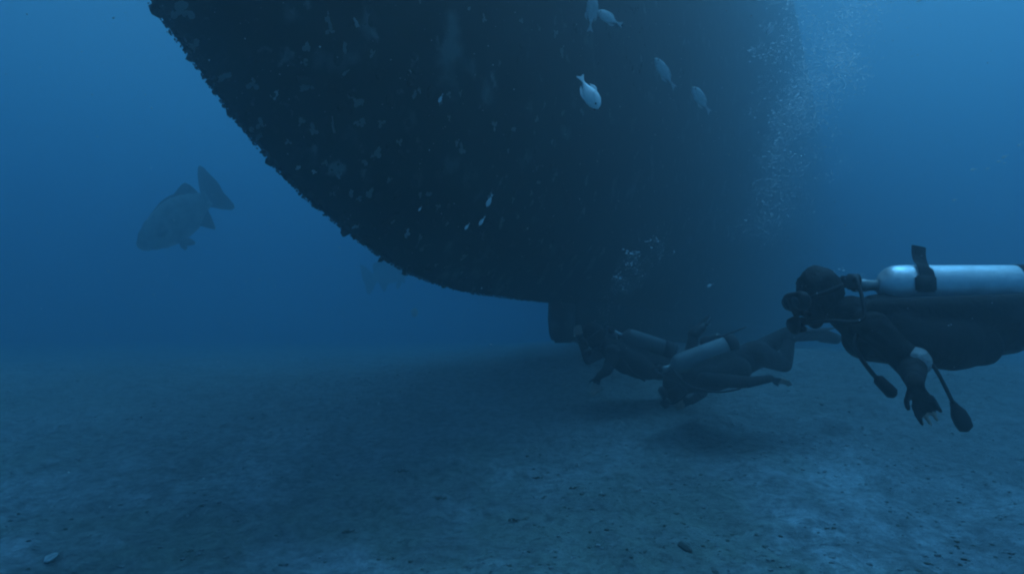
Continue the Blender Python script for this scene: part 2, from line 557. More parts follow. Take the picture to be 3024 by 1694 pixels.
# ------------------------------------------------------------------ haze (the water itself)
def build_haze():
    bm = bmesh.new()
    bmesh.ops.create_cube(bm, size=1.0, matrix=Matrix.Translation((0, 40, (TOPZ - 2.0) / 2)) @ Matrix.Diagonal((300, 260, TOPZ + 2.0, 1)))
    m = bpy.data.materials.new('sea_water'); m.use_nodes = True
    nt = m.node_tree; nt.nodes.clear()
    out = nt.nodes.new('ShaderNodeOutputMaterial')
    v = nt.nodes.new('ShaderNodeVolumePrincipled')
    v.inputs['Color'].default_value = (*WATER_C, 1)
    v.inputs['Absorption Color'].default_value = (*WATER_A, 1)
    v.inputs['Density'].default_value = WATER_D
    v.inputs['Anisotropy'].default_value = WATER_G
    nt.links.new(v.outputs[0], out.inputs['Volume'])
    o = to_obj('haze', bm, m, smooth=False)
    tag(o, 'blue hazy sea water filling the whole scene', kind='stuff')
TOPZ = HZ + 0.5
SIG_S, SIG_A, WATER_G = 0.070, (0.114, 0.0425, 0.0262), 0.82      # per metre: scattering; absorption of red, green, blue
WATER_D = SIG_S + max(SIG_A)
WATER_C = (SIG_S / WATER_D,) * 3
WATER_A = tuple((1 - a / (WATER_D - SIG_S)) ** 2 for a in SIG_A)
build_haze()
#STAGE2
# ------------------------------------------------------------------ divers
def V(*a): return Vector(a)

def add_hand(bm, wrist, d, pn, L=0.18, curl=0.35, thumb_side=1):
    """Palm, four bent fingers of unequal length and a thumb from the side of the palm."""
    d = d.normalized(); pn = (pn - d * pn.dot(d)).normalized(); w = d.cross(pn) * thumb_side
    palm = L * 0.5
    add_capsule(bm, wrist, 0.026, wrist + d * palm * 0.85, 0.036, 0.45, pn)
    for k, ln in enumerate((0.42, 0.47, 0.44, 0.34)):
        off = (1.5 - k) * 0.0235
        a = wrist + d * palm * (0.95 - 0.05 * abs(k - 1)) + w * off
        f1 = (d + w * (1.5 - k) * 0.07 - pn * curl * 0.5).normalized()
        f2 = (d - pn * curl * 1.6).normalized()
        b = a + f1 * L * ln * 0.55
        c = b + f2 * L * ln * 0.5
        add_capsule(bm, a, 0.0105, b, 0.0095, seg=8)
        add_capsule(bm, b, 0.0095, c, 0.0080, seg=8)
    a = wrist + d * palm * 0.25 + w * 0.028
    b = a + (d * 0.75 + w * 0.75 - pn * 0.2).normalized() * L * 0.24
    c = b + (d * 0.95 + w * 0.25 - pn * 0.35).normalized() * L * 0.17
    add_capsule(bm, a, 0.013, b, 0.011, seg=8)
    add_capsule(bm, b, 0.011, c, 0.009, seg=8)

def tube_obj(name, pts, r, m, parent, per=7, seg=8):
    q = catmull(pts, per)
    bm = bmesh.new()
    add_ring_tube(bm, q, [r] * len(q), seg)
    return to_obj(name, bm, m, parent)

def rod(name, a, b, prof, m, parent, seg=20, smooth=True):
    """Lathe along a->b: prof = [(fraction or metres from a, radius)] in metres."""
    a, b = Vector(a), Vector(b)
    d = (b - a).normalized()
    bm = bmesh.new()
    add_ring_tube(bm, [a + d * t for t, r in prof], [r for t, r in prof], seg)
    return to_obj(name, bm, m, parent, smooth)

def fin_obj(foot, toe, tip, lat, up, m, parent, blade_w=0.105):
    d = (tip - toe); L = d.length; d = d / L
    lat = (lat - d * lat.dot(d)).normalized(); nn = d.cross(lat)
    bm = bmesh.new()
    n = 10; rows = []
    for i in range(n + 1):
        t = i / n
        w = 0.055 + (blade_w - 0.055) * min(t * 1.8, 1) ** 0.8
        if t > 0.93: w *= 0.93
        th = 0.012 * (1 - 0.75 * t)
        c = toe + d * (L * t) + nn * (0.07 * L * t * t)
        row = []
        for u, rib in ((-1, 1), (-0.82, 0.4), (-0.3, 0.35), (0, 0.7), (0.3, 0.35), (0.82, 0.4), (1, 1)):
            row.append((bm.verts.new(c + lat * (w * u) + nn * th * (0.4 + rib) - d * (0.05 * L * (1 - abs(u)) * (1 if i == n else 0))),
                        bm.verts.new(c + lat * (w * u) - nn * th * (0.4 + rib) - d * (0.05 * L * (1 - abs(u)) * (1 if i == n else 0)))))
        rows.append(row)
    for i in range(n):
        for k in range(6):
            a, b, c2, e = rows[i][k], rows[i][k + 1], rows[i + 1][k + 1], rows[i + 1][k]
            bm.faces.new((a[0], b[0], c2[0], e[0])); bm.faces.new((e[1], c2[1], b[1], a[1]))
        for k in (0, 6):
            a, e = rows[i][k], rows[i + 1][k]
            bm.faces.new((a[0], e[0], e[1], a[1]))
    for r_ in (rows[0], rows[-1]):
        for k in range(6):
            bm.faces.new((r_[k][0], r_[k][1], r_[k + 1][1], r_[k + 1][0]))
    bmesh.ops.recalc_face_normals(bm, faces=bm.faces)
    o = to_obj('fin', bm, m, parent)
    bm = bmesh.new()
    add_capsule(bm, foot, 0.056, toe + d * 0.03, 0.045, 1.25, lat)
    to_obj('foot_pocket', bm, M_rubber, o)
    return o

def diver(label, J, voxel, tank_mat, fin_mat, detail=False, group=None):
    up = J['back'].normalized(); lat = J['lat'].normalized()
    T = empty('person', J['hip'] * 1.0)
    tag(T, label, 'diver', group)
    fw = J['fwd'].normalized(); cr = (J['crown'] - fw * J['crown'].dot(fw)).normalized(); hl = fw.cross(cr)
    H = J['head']
    bm = bmesh.new()
    rot = Matrix((fw, hl, cr)).transposed().to_quaternion()
    add_ellipsoid(bm, H + cr * 0.012 - fw * 0.008, (0.092, 0.074, 0.100), rot, 18, 12)          # cranium
    add_capsule(bm, H + fw * 0.035 - cr * 0.03, 0.062, H + fw * 0.050 - cr * 0.098, 0.036, 1.0)   # face and jaw
    add_capsule(bm, H + fw * 0.088 + cr * 0.01, 0.010, H + fw * 0.112 - cr * 0.028, 0.015, 1.0, seg=8)   # nose
    for sgn in (-1, 1):
        add_ellipsoid(bm, H + hl * 0.078 * sgn - fw * 0.012 - cr * 0.015, (0.02, 0.01, 0.032), rot, 8, 6)  # ears
        add_ellipsoid(bm, H + hl * 0.026 * sgn + fw * 0.086 - cr * 0.055, (0.014, 0.02, 0.008), rot, 8, 6)  # mouth corners
    add_capsule(bm, H - cr * 0.06 - fw * 0.025, 0.056, J['neck'], 0.066)
    add_capsule(bm, J['neck'], 0.085, J['chest'], 0.135, 1.35, lat)
    add_capsule(bm, J['chest'], 0.135, J['belly'], 0.125, 1.25, lat)
    add_capsule(bm, J['belly'], 0.125, J['hip'], 0.118, 1.25, lat)
    skin_spheres = []
    for k in (0, 1):
        sh, el, wr, hd = J['arm'][k]
        add_capsule(bm, J['neck'].lerp(J['chest'], 0.35), 0.085, sh, 0.068)
        add_capsule(bm, sh, 0.064, el, J.get('elbow_r', 0.047)); add_capsule(bm, el, J.get('elbow_r', 0.047), wr, 0.032)
        d = (hd - wr).normalized()
        add_hand(bm, wr, d, J['palm'][k], J.get('hand', 0.185), 0.35, 1 if k == 0 else -1)
        if 'tips' in J: skin_spheres.append((wr + d * J['hand'] * 0.97 - J['palm'][k] * 0.02, J['tips']))
        else: skin_spheres.append((wr + d * 0.157, 0.09))
        kn, an, toe, tip = J['leg'][k]
        hp = J['hip'] + lat * (0.085 if k == 0 else -0.085)
        add_capsule(bm, hp, 0.098, kn, 0.064); add_capsule(bm, kn, 0.062, kn.lerp(an, 0.35), 0.061); add_capsule(bm, kn.lerp(an, 0.35), 0.061, an, 0.042)
        add_capsule(bm, an, 0.045, toe, 0.036, 1.2, lat)
    for a in J.get('skin', []): skin_spheres.append(a)
    body = remeshed('body', bm, voxel, 3, M_neo, T)
    me = body.data
    me.materials.append(M_skin)
    for p in me.polygons:
        c = p.center
        for s, r in skin_spheres:
            if (c - s).length_squared < r * r:
                p.material_index = 1; break
    # hood
    bm = bmesh.new()
    add_ellipsoid(bm, H + cr * 0.012 - fw * 0.014, (0.098, 0.083, 0.108), rot, 24, 16)
    for v in bm.verts:
        k = 0.008 * fbm(v.co * 26, 3)
        v.co += (v.co - H).normalized() * k
        q = v.co - H
        if q.dot(fw) > 0.055: v.co -= fw * (q.dot(fw) - 0.055)
    to_obj('hair', bm, M_hair, T)
    # mask
    bm = bmesh.new()
    mc = H + fw * 0.098 + cr * 0.004
    add_capsule(bm, mc + hl * 0.052, 0.043, mc - hl * 0.052, 0.043, 0.75, fw)
    add_capsule(bm, mc + fw * 0.01, 0.026, mc + fw * 0.016 - cr * 0.045, 0.02)
    mask = remeshed('mask', bm, 0.008, 1, M_rubber, T)
    for sgn in (-1, 1):
        bm = bmesh.new()
        add_ellipsoid(bm, mc + fw * 0.028 + hl * 0.043 * sgn, (0.008, 0.032, 0.028), rot, 14, 8)
        to_obj('lens', bm, M_glass, mask)
    bm = bmesh.new()
    ring = [H + cr * 0.006 + (fw * math.cos(a) * 0.108 + hl * math.sin(a) * 0.093) for a in [R(40 + k * 280 / 18) for k in range(19)]]
    add_ring_tube(bm, ring, [0.012] * 19, 8, True, [0.4] * 19, None)
    to_obj('mask_strap', bm, M_rubber, mask)
    # regulator at the mouth
    rc = H + fw * 0.128 - cr * 0.082
    reg = rod('regulator', rc - fw * 0.03, rc + fw * 0.045 - cr * 0.01, [(0, 0.018), (0.018, 0.02), (0.022, 0.036), (0.058, 0.037), (0.066, 0.030), (0.068, 0.004)], M_rubber, T)
    bm = bmesh.new()
    add_capsule(bm, rc - cr * 0.03 + hl * 0.035, 0.012, rc - cr * 0.03 - hl * 0.035, 0.012)
    to_obj('exhaust_tee', bm, M_rubber, reg)
    # buoyancy vest
    bm = bmesh.new()
    for sgn in (-1, 1):
        o = lat * 0.10 * sgn
        add_capsule(bm, J['neck'].lerp(J['chest'], 0.55) + o + up * 0.02, 0.085, J['chest'] + o * 1.2, 0.10)
        add_capsule(bm, J['chest'] + o * 1.2 - up * 0.03, 0.105, J['belly'] + o * 1.15 - up * 0.035, 0.115)
        for q, q2, r in J.get('pockets', []):
            add_capsule(bm, q + lat * 0.15 * sgn, r, q2 + lat * 0.15 * sgn, r * 0.95, 0.6, lat)
    add_capsule(bm, J['chest'] + up * 0.05, 0.11, J['belly'] + up * 0.04, 0.11, 1.2, lat)
    vest = remeshed('buoyancy_vest', bm, voxel * 1.2, 12, M_vest, T)
    # tank
    a, b = J['tank']; r = J['tank_r']; d = (b - a).normalized(); L = (b - a).length
    prof = [(0.0, 0.030), (0.01, r * 0.42), (0.022, r * 0.66), (0.042, r * 0.86), (0.068, r * 0.97), (0.10, r), (0.25, r), (0.5, r), (L - 0.09, r)]
    tank = rod('tank', a, b, prof + [(L - 0.088, r * 0.99)], tank_mat, T, 40)
    rod('tank_boot', a, b, [(L - 0.10, r + 0.003), (L - 0.03, r + 0.004), (L - 0.01, r * 0.9), (L, r * 0.5)], M_rubber, tank, 32)
    rod('valve', a, a - d, [(-0.012, 0.024), (0.03, 0.022), (0.05, 0.027), (0.085, 0.027), (0.09, 0.01)], M_chrome, tank, 16)
    vc = a - d * 0.06
    rod('valve_knob', vc, vc + lat, [(0.02, 0.01), (0.045, 0.01), (0.046, 0.024), (0.075, 0.024), (0.08, 0.012)], M_rubber, tank, 14)
    fs = rod('first_stage', vc + up * 0.015, vc + up * 0.015 - d * 0.2, [(0.015, 0.02), (0.02, 0.034), (0.06, 0.034), (0.064, 0.026), (0.09, 0.026), (0.095, 0.01)], M_rubber, tank, 16)
    for tt in J['bands']:
        p = a + d * tt
        rod('tank_strap', p, p + d, [(-0.026, r + 0.001), (-0.026, r + 0.007), (0.026, r + 0.007), (0.026, r + 0.001)], M_vest, tank, 36, False)
    fv = vc + up * 0.015 - d * 0.05
    tube_obj('hose', [fv - lat * 0.02, fv - lat * 0.12 - d * 0.03, J['neck'] - lat * 0.21 - up * 0.02 - d * 0.05, H - hl * 0.0 - lat * 0.15 - cr * 0.1 + fw * 0.06, rc - lat * 0.05 - cr * 0.005], 0.008, M_rubber, T)
    for nm, pts, rr in J.get('hoses', []):
        tube_obj(nm, pts, rr, M_rubber, T)
    for k in (0, 1):
        kn, an, toe, tip = J['leg'][k]
        fin_obj(an, toe, tip, lat, up, fin_mat, T)
    return T, tank, d, up, lat

# --- near diver on the right
Y1 = 3.1
def P1(px, py, dy=0.0): return at(px, py, Y1 + dy)
J1 = dict(head=P1(2414, 870), fwd=V(-0.94, -0.10, -0.33), crown=V(-0.25, 0, 1), neck=P1(2512, 930), chest=P1(2600, 975), belly=P1(2770, 988), hip=P1(2975, 962),
          back=V(0, 0, 1), lat=V(0, 1, 0), elbow_r=0.060, hand=0.165,
          arm=[(P1(2565, 955, 0.19), P1(2720, 1010, 0.28), P1(2850, 985, 0.22), P1(2930, 985, 0.18)),
               (P1(2580, 965, -0.16), at(2692, 1078, Y1 - 0.20), at(2702, 1132, Y1 - 0.36), at(2738, 1215, Y1 - 0.35))],
          palm=[V(0, -1, 0), V(0.2, 1, 0)],
          leg=[(P1(3240, 1000, 0.14), P1(3480, 955, 0.13), P1(3570, 975, 0.13), P1(3900, 985, 0.15)),
               (P1(3235, 985, -0.12), P1(3470, 985, -0.13), P1(3560, 1005, -0.13), P1(3880, 1040, -0.15))],
          tank=(P1(2590, 842), P1(3062, 842)), tank_r=0.086, bands=[0.165, 0.60],
          pockets=[(P1(2590, 1000), P1(2700, 1022), 0.085), (P1(2700, 1015), P1(2835, 1020), 0.088), (P1(2545, 930), P1(3010, 912), 0.066)],
          skin=[], tips=0.042,
          hoses=[('octopus_hose', [P1(2545, 960, -0.10), P1(2525, 1010, -0.17), P1(2540, 1052, -0.20), P1(2575, 1100, -0.22), P1(2596, 1122, -0.22)], 0.009),
                 ('gauge_hose', [P1(2700, 990, -0.12), P1(2720, 1030, -0.18), P1(2742, 1060, -0.22), P1(2775, 1110, -0.26), P1(2822, 1205, -0.25)], 0.0075)])
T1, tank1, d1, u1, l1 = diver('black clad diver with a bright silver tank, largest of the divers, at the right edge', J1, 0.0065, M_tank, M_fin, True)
e1, w1 = J1['arm'][1][1], J1['arm'][1][2]
bm = bmesh.new()
add_ellipsoid(bm, e1 + V(0.004, -0.012, 0.012), (0.066, 0.056, 0.062), None, 28, 20)  # pale shell over the elbow, painting the arm's lit upper side
bmesh.ops.delete(bm, geom=[v for v in bm.verts if v.co.z < e1.z - 0.030 + 0.010 * math.sin(v.co.x * 60)], context='VERTS')
for v in bm.verts: v.co += (v.co - e1).normalized() * 0.003 * fbm(v.co * 40, 2)
bmesh.ops.solidify(bm, geom=bm.faces[:], thickness=0.006)
to_obj('lit_elbow_cap', bm, M_elbow_lit, T1)['label'] = 'pale grey cap painting the lit top of the bent arm'
# loose end of the tank strap standing up, its buckle, and the hanging ends of the hoses
def ribbon(name, pts, wid, thick, side, m, parent):
    q = catmull(pts, 5)
    bm = bmesh.new()
    add_ring_tube(bm, q, [wid] * len(q), 8, True, [thick / wid] * len(q), side)
    return to_obj(name, bm, m, parent, False)
a0 = J1['tank'][0] + d1 * 0.165
ribbon('strap_end', [a0 + V(0.004, -0.090, -0.02), a0 + V(0.002, -0.078, 0.055), a0 + V(0.006, -0.036, 0.09), a0 + V(0.012, -0.01, 0.128), a0 + V(0.019, 0, 0.166)], 0.032, 0.005, V(0, 1, 0.2), M_vest, T1)
bm = bmesh.new()
bmesh.ops.create_cube(bm, size=1, matrix=Matrix.Translation(a0 + V(-0.008, -0.090, 0.0)) @ Matrix.Diagonal((0.085, 0.024, 0.07, 1)))
bmesh.ops.bevel(bm, geom=bm.edges[:], offset=0.008, segments=2, affect='EDGES')
to_obj('buckle', bm, M_rubber, T1)
oc = P1(2596, 1122, -0.22); od = (P1(2632, 1158, -0.22) - oc).normalized()
rod('inflator', oc - od * 0.015, oc + od, [(0, 0.010), (0.01, 0.021), (0.05, 0.023), (0.085, 0.025), (0.1, 0.012)], M_rubber, T1, 14)
gc = P1(2822, 1205, -0.25); gd = (P1(2850, 1258, -0.25) - gc).normalized()
bm = bmesh.new()
add_ring_tube(bm, [gc - gd * 0.03, gc - gd * 0.005, gc + gd * 0.02, gc + gd * 0.055, gc + gd * 0.085, gc + gd * 0.097], [0.010, 0.018, 0.030, 0.033, 0.028, 0.008], 14, True, [0.8] * 6, V(0, 1, 0))
to_obj('pressure_gauge', bm, M_rubber, T1)

# --- diver below the wreck, farther off on the left
Y2 = 6.6
def P2(px, py, dy=0.0): return at(px, py, Y2) + Vector((0, dy, 0))
J2 = dict(head=P2(1752, 990), fwd=V(-0.75, 0.25, -0.6), crown=V(-0.45, 0, 0.9), neck=P2(1788, 1020), chest=P2(1832, 1048), belly=P2(1890, 1070), hip=P2(1950, 1085),
          back=V(0.3, 0, 0.95), lat=V(0.1, 1, 0),
          arm=[(P2(1800, 1030, 0.19), P2(1748, 1065, 0.30), P2(1722, 1010, 0.2), P2(1715, 985, 0.2)),
               (P2(1805, 1040, -0.19), P2(1782, 1090, -0.26), P2(1760, 1108, -0.2), P2(1752, 1140, -0.2))],
          palm=[V(0, -1, 0), V(0.2, 1, 0)],
          leg=[(P2(2050, 1050, 0.12), P2(2062, 985, 0.16), P2(2085, 968, 0.16), P2(2120, 948, 0.5)),
               (P2(2055, 1085, -0.08), P2(2080, 1010, -0.06), P2(2105, 1000, -0.06), P2(2155, 980, -0.3))],
          tank=(P2(1836, 990), P2(1988, 1042)), tank_r=0.088, bands=[0.22, 0.42],
          pockets=[(P2(1840, 1075), P2(1915, 1095), 0.085)],
          hoses=[('gauge_hose', [P2(1820, 985, -0.05), P2(1815, 1030, -0.2), P2(1850, 1090, -0.26), P2(1890, 1120, -0.25)], 0.008)])
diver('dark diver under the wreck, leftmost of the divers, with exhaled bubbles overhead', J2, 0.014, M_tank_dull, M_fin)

# --- diver between the two, head down to the left
Y3 = 6.0
def P3(px, py, dy=0.0): return at(px, py, Y3) + Vector((0, dy, 0))
J3 = dict(head=P3(1990, 1140), fwd=V(-0.85, 0.1, -0.5), crown=V(-0.5, 0, 0.85), neck=P3(2030, 1132), chest=P3(2085, 1110), belly=P3(2165, 1078), hip=P3(2235, 1045),
          back=V(-0.3, 0, 0.95), lat=V(0.1, 1, 0),
          arm=[(P3(2060, 1110, 0.19), P3(2100, 1165, 0.26), P3(2060, 1190, 0.2), P3(2030, 1200, 0.2)),
               (P3(2066, 1118, -0.19), P3(2175, 1122, -0.28), P3(2245, 1112, -0.24), P3(2280, 1118, -0.24))],
          palm=[V(0, -1, 0), V(0.2, 0.6, 1)],
          leg=[(P3(2340, 985, 0.10), P3(2445, 990, 0.12), P3(2480, 1000, 0.12), P3(2590, 1000, 0.30)),
               (P3(2300, 1075, -0.12), P3(2330, 995, -0.02), P3(2365, 978, 0.0), P3(2462, 975, 0.15))],
          tank=(P3(1982, 1082), P3(2178, 1010)), tank_r=0.082, bands=[0.2, 0.42],
          pockets=[(P3(2090, 1122), P3(2160, 1095), 0.085)],
          hoses=[('gauge_hose', [P3(1975, 1080, -0.05), P3(2010, 1130, -0.22), P3(2090, 1150, -0.26), P3(2160, 1140, -0.25)], 0.008)])
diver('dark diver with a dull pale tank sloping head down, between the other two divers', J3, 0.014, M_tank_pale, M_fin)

# ------------------------------------------------------------------ grouper
def slab2d(bm, poly, fr, thick, edge=0.25):
    """Fin: a closed outline with a fat root and thin rim."""
    n = len(poly)
    cx = sum(p[0] for p in poly) / n; cy = sum(p[1] for p in poly) / n
    ra = [bm.verts.new(fr(x, y, thick * edge)) for x, y in poly]
    rb = [bm.verts.new(fr(x, y, -thick * edge)) for x, y in poly]
    ia = [bm.verts.new(fr(cx + (x - cx) * 0.45, cy + (y - cy) * 0.45, thick)) for x, y in poly]
    ib = [bm.verts.new(fr(cx + (x - cx) * 0.45, cy + (y - cy) * 0.45, -thick)) for x, y in poly]
    for i in range(n):
        j = (i + 1) % n
        bm.faces.new((ra[i], ra[j], ia[j], ia[i])); bm.faces.new((rb[j], rb[i], ib[i], ib[j])); bm.faces.new((ra[j], ra[i], rb[i], rb[j]))
    bm.faces.new(ia); bm.faces.new(list(reversed(ib)))
    bmesh.ops.recalc_face_normals(bm, faces=bm.faces)

def interp(tab, t):
    for (a, va), (b, vb) in zip(tab, tab[1:]):
        if t <= b:
            k = (t - a) / (b - a) if b > a else 0
            k = k * k * (3 - 2 * k)
            return va + (vb - va) * k
    return tab[-1][1]

def grouper(label, nose, tailroot, lat_yaw, name='grouper', m=M_grouper, mf=M_gfin, flip=False):
    ax = (tailroot - nose); L = ax.length; ax = ax / L
    lat = V(math.sin(lat_yaw), -math.cos(lat_yaw), 0)
    lat = (lat - ax * lat.dot(ax)).normalized()
    up = lat.cross(ax)
    if up.z < 0: up = -up
    S = L / 1064.0
    def fr(t, off, l=0.0): return nose + ax * (t * L) + up * (off * S) + lat * l
    root = empty(name, nose + ax * L * 0.5 - up * 0.26 * L)
    tag(root, label, 'fish')
    top = [(0, 20), (0.02, 62), (0.15, 148), (0.268, 205), (0.40, 238), (0.52, 262), (0.63, 262), (0.75, 235), (0.85, 190), (0.93, 138), (1.0, 104), (1.04, 100)]
    bot = [(0, -30), (0.03, -85), (0.09, -122), (0.2, -178), (0.30, -219), (0.42, -250), (0.56, -258), (0.70, -246), (0.80, -215), (0.88, -165), (0.95, -122), (1.0, -106), (1.04, -100)]
    wid = [(0, 22), (0.03, 60), (0.12, 110), (0.25, 150), (0.4, 165), (0.6, 150), (0.8, 95), (0.93, 48), (1.0, 30), (1.04, 22)]
    bm = bmesh.new(); rings = []
    ns, seg = 40, 28
    for i in range(ns + 1):
        t = 1.04 * (i / ns) ** 1.15
        a, b, w = interp(top, t), interp(bot, t), interp(wid, t)
        c, h = (a + b) / 2, (a - b) / 2
        ring = []
        for k in range(seg):
            an = 2 * math.pi * k / seg
            ca, sa = math.cos(an), math.sin(an)
            wx = math.copysign(abs(ca) ** 0.85, ca) * w
            ring.append(bm.verts.new(fr(t, c + sa * h + 3 * fbm(V(t * 14, an * 2, 4), 2), wx * S)))
        rings.append(ring)
    for i in range(ns):
        for k in range(seg):
            bm.faces.new((rings[i][k], rings[i][(k + 1) % seg], rings[i + 1][(k + 1) % seg], rings[i + 1][k]))
    bm.faces.new(list(reversed(rings[0]))); bm.faces.new(rings[-1])
    bmesh.ops.recalc_face_normals(bm, faces=bm.faces)
    body = to_obj('body', bm, m, root)
    def fin(nm, poly, th, off=0.0, tilt=0.0):
        b2 = bmesh.new()
        y0 = poly[0][1]
        slab2d(b2, poly, lambda x, y, l: fr(x, y, l * S + off * S + tilt * S * (y - y0)), th)
        return to_obj(nm, b2, mf, root, False)
    fin('tail_fin', [(0.985, 98), (1.02, 190), (1.07, 300), (1.13, 385), (1.16, 392), (1.185, 340), (1.2, 240), (1.225, 130), (1.232, 50), (1.222, -40), (1.24, -150), (1.25, -240), (1.235, -285), (1.19, -285), (1.10, -215), (1.03, -140), (0.985, -98)], 12)
    fin('dorsal_fin', [(0.26, 180), (0.30, 232), (0.36, 250), (0.42, 268), (0.50, 296), (0.58, 303), (0.64, 300), (0.73, 278), (0.78, 300), (0.84, 325), (0.895, 322), (0.93, 270), (0.955, 190), (0.97, 110), (0.6, 200)], 12)
    fin('anal_fin', [(0.74, -200), (0.80, -258), (0.85, -320), (0.895, -368), (0.915, -350), (0.93, -270), (0.945, -200), (0.95, -110), (0.85, -140)], 11)
    for sg in (-1, 1):
        fin('pelvic_fin', [(0.42, -225), (0.40, -290), (0.42, -345), (0.46, -335), (0.49, -270), (0.50, -235)] if sg < 0 else
            [(0.46, -230), (0.50, -300), (0.56, -375), (0.64, -410), (0.655, -385), (0.63, -320), (0.58, -265), (0.53, -235)], 10, 60 * sg, -0.25 * sg)
        fin('pectoral_fin', [(0.335, -70), (0.37, -120), (0.43, -150), (0.49, -130), (0.50, -90), (0.45, -55), (0.38, -45)], 9, 172 * sg, -0.35 * sg)
        b2 = bmesh.new()
        add_ellipsoid(b2, fr(0.12, 62, 92 * S * sg), (0.02 * L, 0.012 * L, 0.02 * L), None, 10, 7)
        to_obj('eye', b2, M_eye, root)
    return root
def Pg(cx, cy, Y): return at(350 + cx * 0.2287, 450 + cy * 0.2287, Y)
grouper('big brown grouper swimming nose down in open blue water left of the hull', Pg(255, 1215, 12.7), Pg(1130, 610, 12.5), R(6))
grouper('faint far off big fish half hidden by the edge of the hull', at(1235, 772, 21), at(1105, 822, 20.7), R(20))

# ------------------------------------------------------------------ small fish
def small_fish(name, label, head, tail, deep, m, group=None, parts=True, wide=0.35, cat='fish'):
    """head / tail: snout and tail tips; deep: body height in metres."""
    ax = (tail - head); L = ax.length; ax /= L
    lat = V(0.1, -1, 0.15); lat = (lat - ax * lat.dot(ax)).normalized(); up = lat.cross(ax)
    root = empty(name, (head + tail) / 2 - up * deep * 0.5) if parts else None
    bl = 0.80
    bm = bmesh.new(); rings = []
    hs = [(0, 0.06), (0.06, 0.42), (0.18, 0.78), (0.34, 1.0), (0.52, 0.96), (0.7, 0.70), (0.86, 0.32), (0.95, 0.16), (1.0, 0.13)]
    for i in range(17):
        t = i / 16
        h = interp(hs, t) * deep / 2
        w = h * wide if t > 0.1 else h * 0.55
        c = head + ax * (L * bl * t)
        rings.append([bm.verts.new(c + up * math.sin(2 * math.pi * k / 12) * h + lat * math.cos(2 * math.pi * k / 12) * w) for k in range(12)])
    for i in range(16):
        for k in range(12):
            bm.faces.new((rings[i][k], rings[i][(k + 1) % 12], rings[i + 1][(k + 1) % 12], rings[i + 1][k]))
    bm.faces.new(list(reversed(rings[0]))); bm.faces.new(rings[-1])
    fr = lambda x, y, l: head + ax * (L * x) + up * (deep * y) + lat * l
    tailp = [(0.76, 0.05), (0.86, 0.11), (0.97, 0.24), (1.0, 0.24), (0.965, 0.08), (0.95, 0.0), (0.965, -0.08), (1.0, -0.24), (0.97, -0.24), (0.86, -0.11), (0.76, -0.05)]
    dors = [(0.26, 0.43), (0.36, 0.53), (0.5, 0.54), (0.64, 0.42), (0.72, 0.24), (0.5, 0.38)]
    anal = [(0.44, -0.42), (0.52, -0.56), (0.62, -0.5), (0.71, -0.28), (0.56, -0.36)]
    if parts:
        bmesh.ops.recalc_face_normals(bm, faces=bm.faces)
        to_obj('body', bm, m, root)
        for nm, poly in (('tail_fin', tailp), ('dorsal_fin', dors), ('anal_fin', anal)):
            b2 = bmesh.new(); slab2d(b2, poly, fr, 0.012 * L); to_obj(nm, b2, m, root, False)
        for sg in (-1, 1):
            b2 = bmesh.new()
            add_ellipsoid(b2, fr(0.085, 0.08, sg * deep * 0.5 * 0.55 * wide * 1.6), (L * 0.022,) * 3, None, 8, 6); to_obj('eye', b2, M_eye, root)
            b2 = bmesh.new(); slab2d(b2, [(0.24, -0.02), (0.3, -0.16), (0.38, -0.2), (0.36, -0.04)], lambda x, y, l, sg=sg: fr(x, y, l + sg * deep * 0.5 * wide * 1.05), 0.006 * L); to_obj('pectoral_fin', b2, m, root, False)
        return tag(root, label, cat, group)
    slab2d(bm, tailp, fr, 0.012 * L)
    bmesh.ops.recalc_face_normals(bm, faces=bm.faces)
    return tag(to_obj(name, bm, m), label, cat, group)

small_fish('reef_fish', 'bright silver fish nose down in front of the dark hull, brightest of the small fish', at(1766, 322, 2.5), at(1712, 222, 2.55), 0.060, M_silver, wide=0.6)
small_fish('reef_fish', 'slender grey fish on the hull side, upper of the two right of the bright fish', at(1934, 172, 4.6), at(1994, 262, 4.7), 0.08, M_grey)
small_fish('reef_fish', 'grey fish lower right of the slender one, farthest right of the small fish', at(2044, 258, 4.4), at(2098, 334, 4.5), 0.082, M_grey)
small_fish('reef_fish', 'dim grey fish near the top with its tail pointing right', at(1764, 36, 5.0), at(1838, 76, 5.1), 0.095, M_grey)
small_fish('reef_fish', 'dim upright fish cut by the top edge, left of the one pointing its tail right', at(1752, -14, 5.4), at(1742, 96, 5.4), 0.095, M_grey)
small_fish('reef_fish', 'faintest small fish, low and left of the dim upright one near the top', at(1692, 58, 5.6), at(1724, 118, 5.7), 0.08, M_shell2)
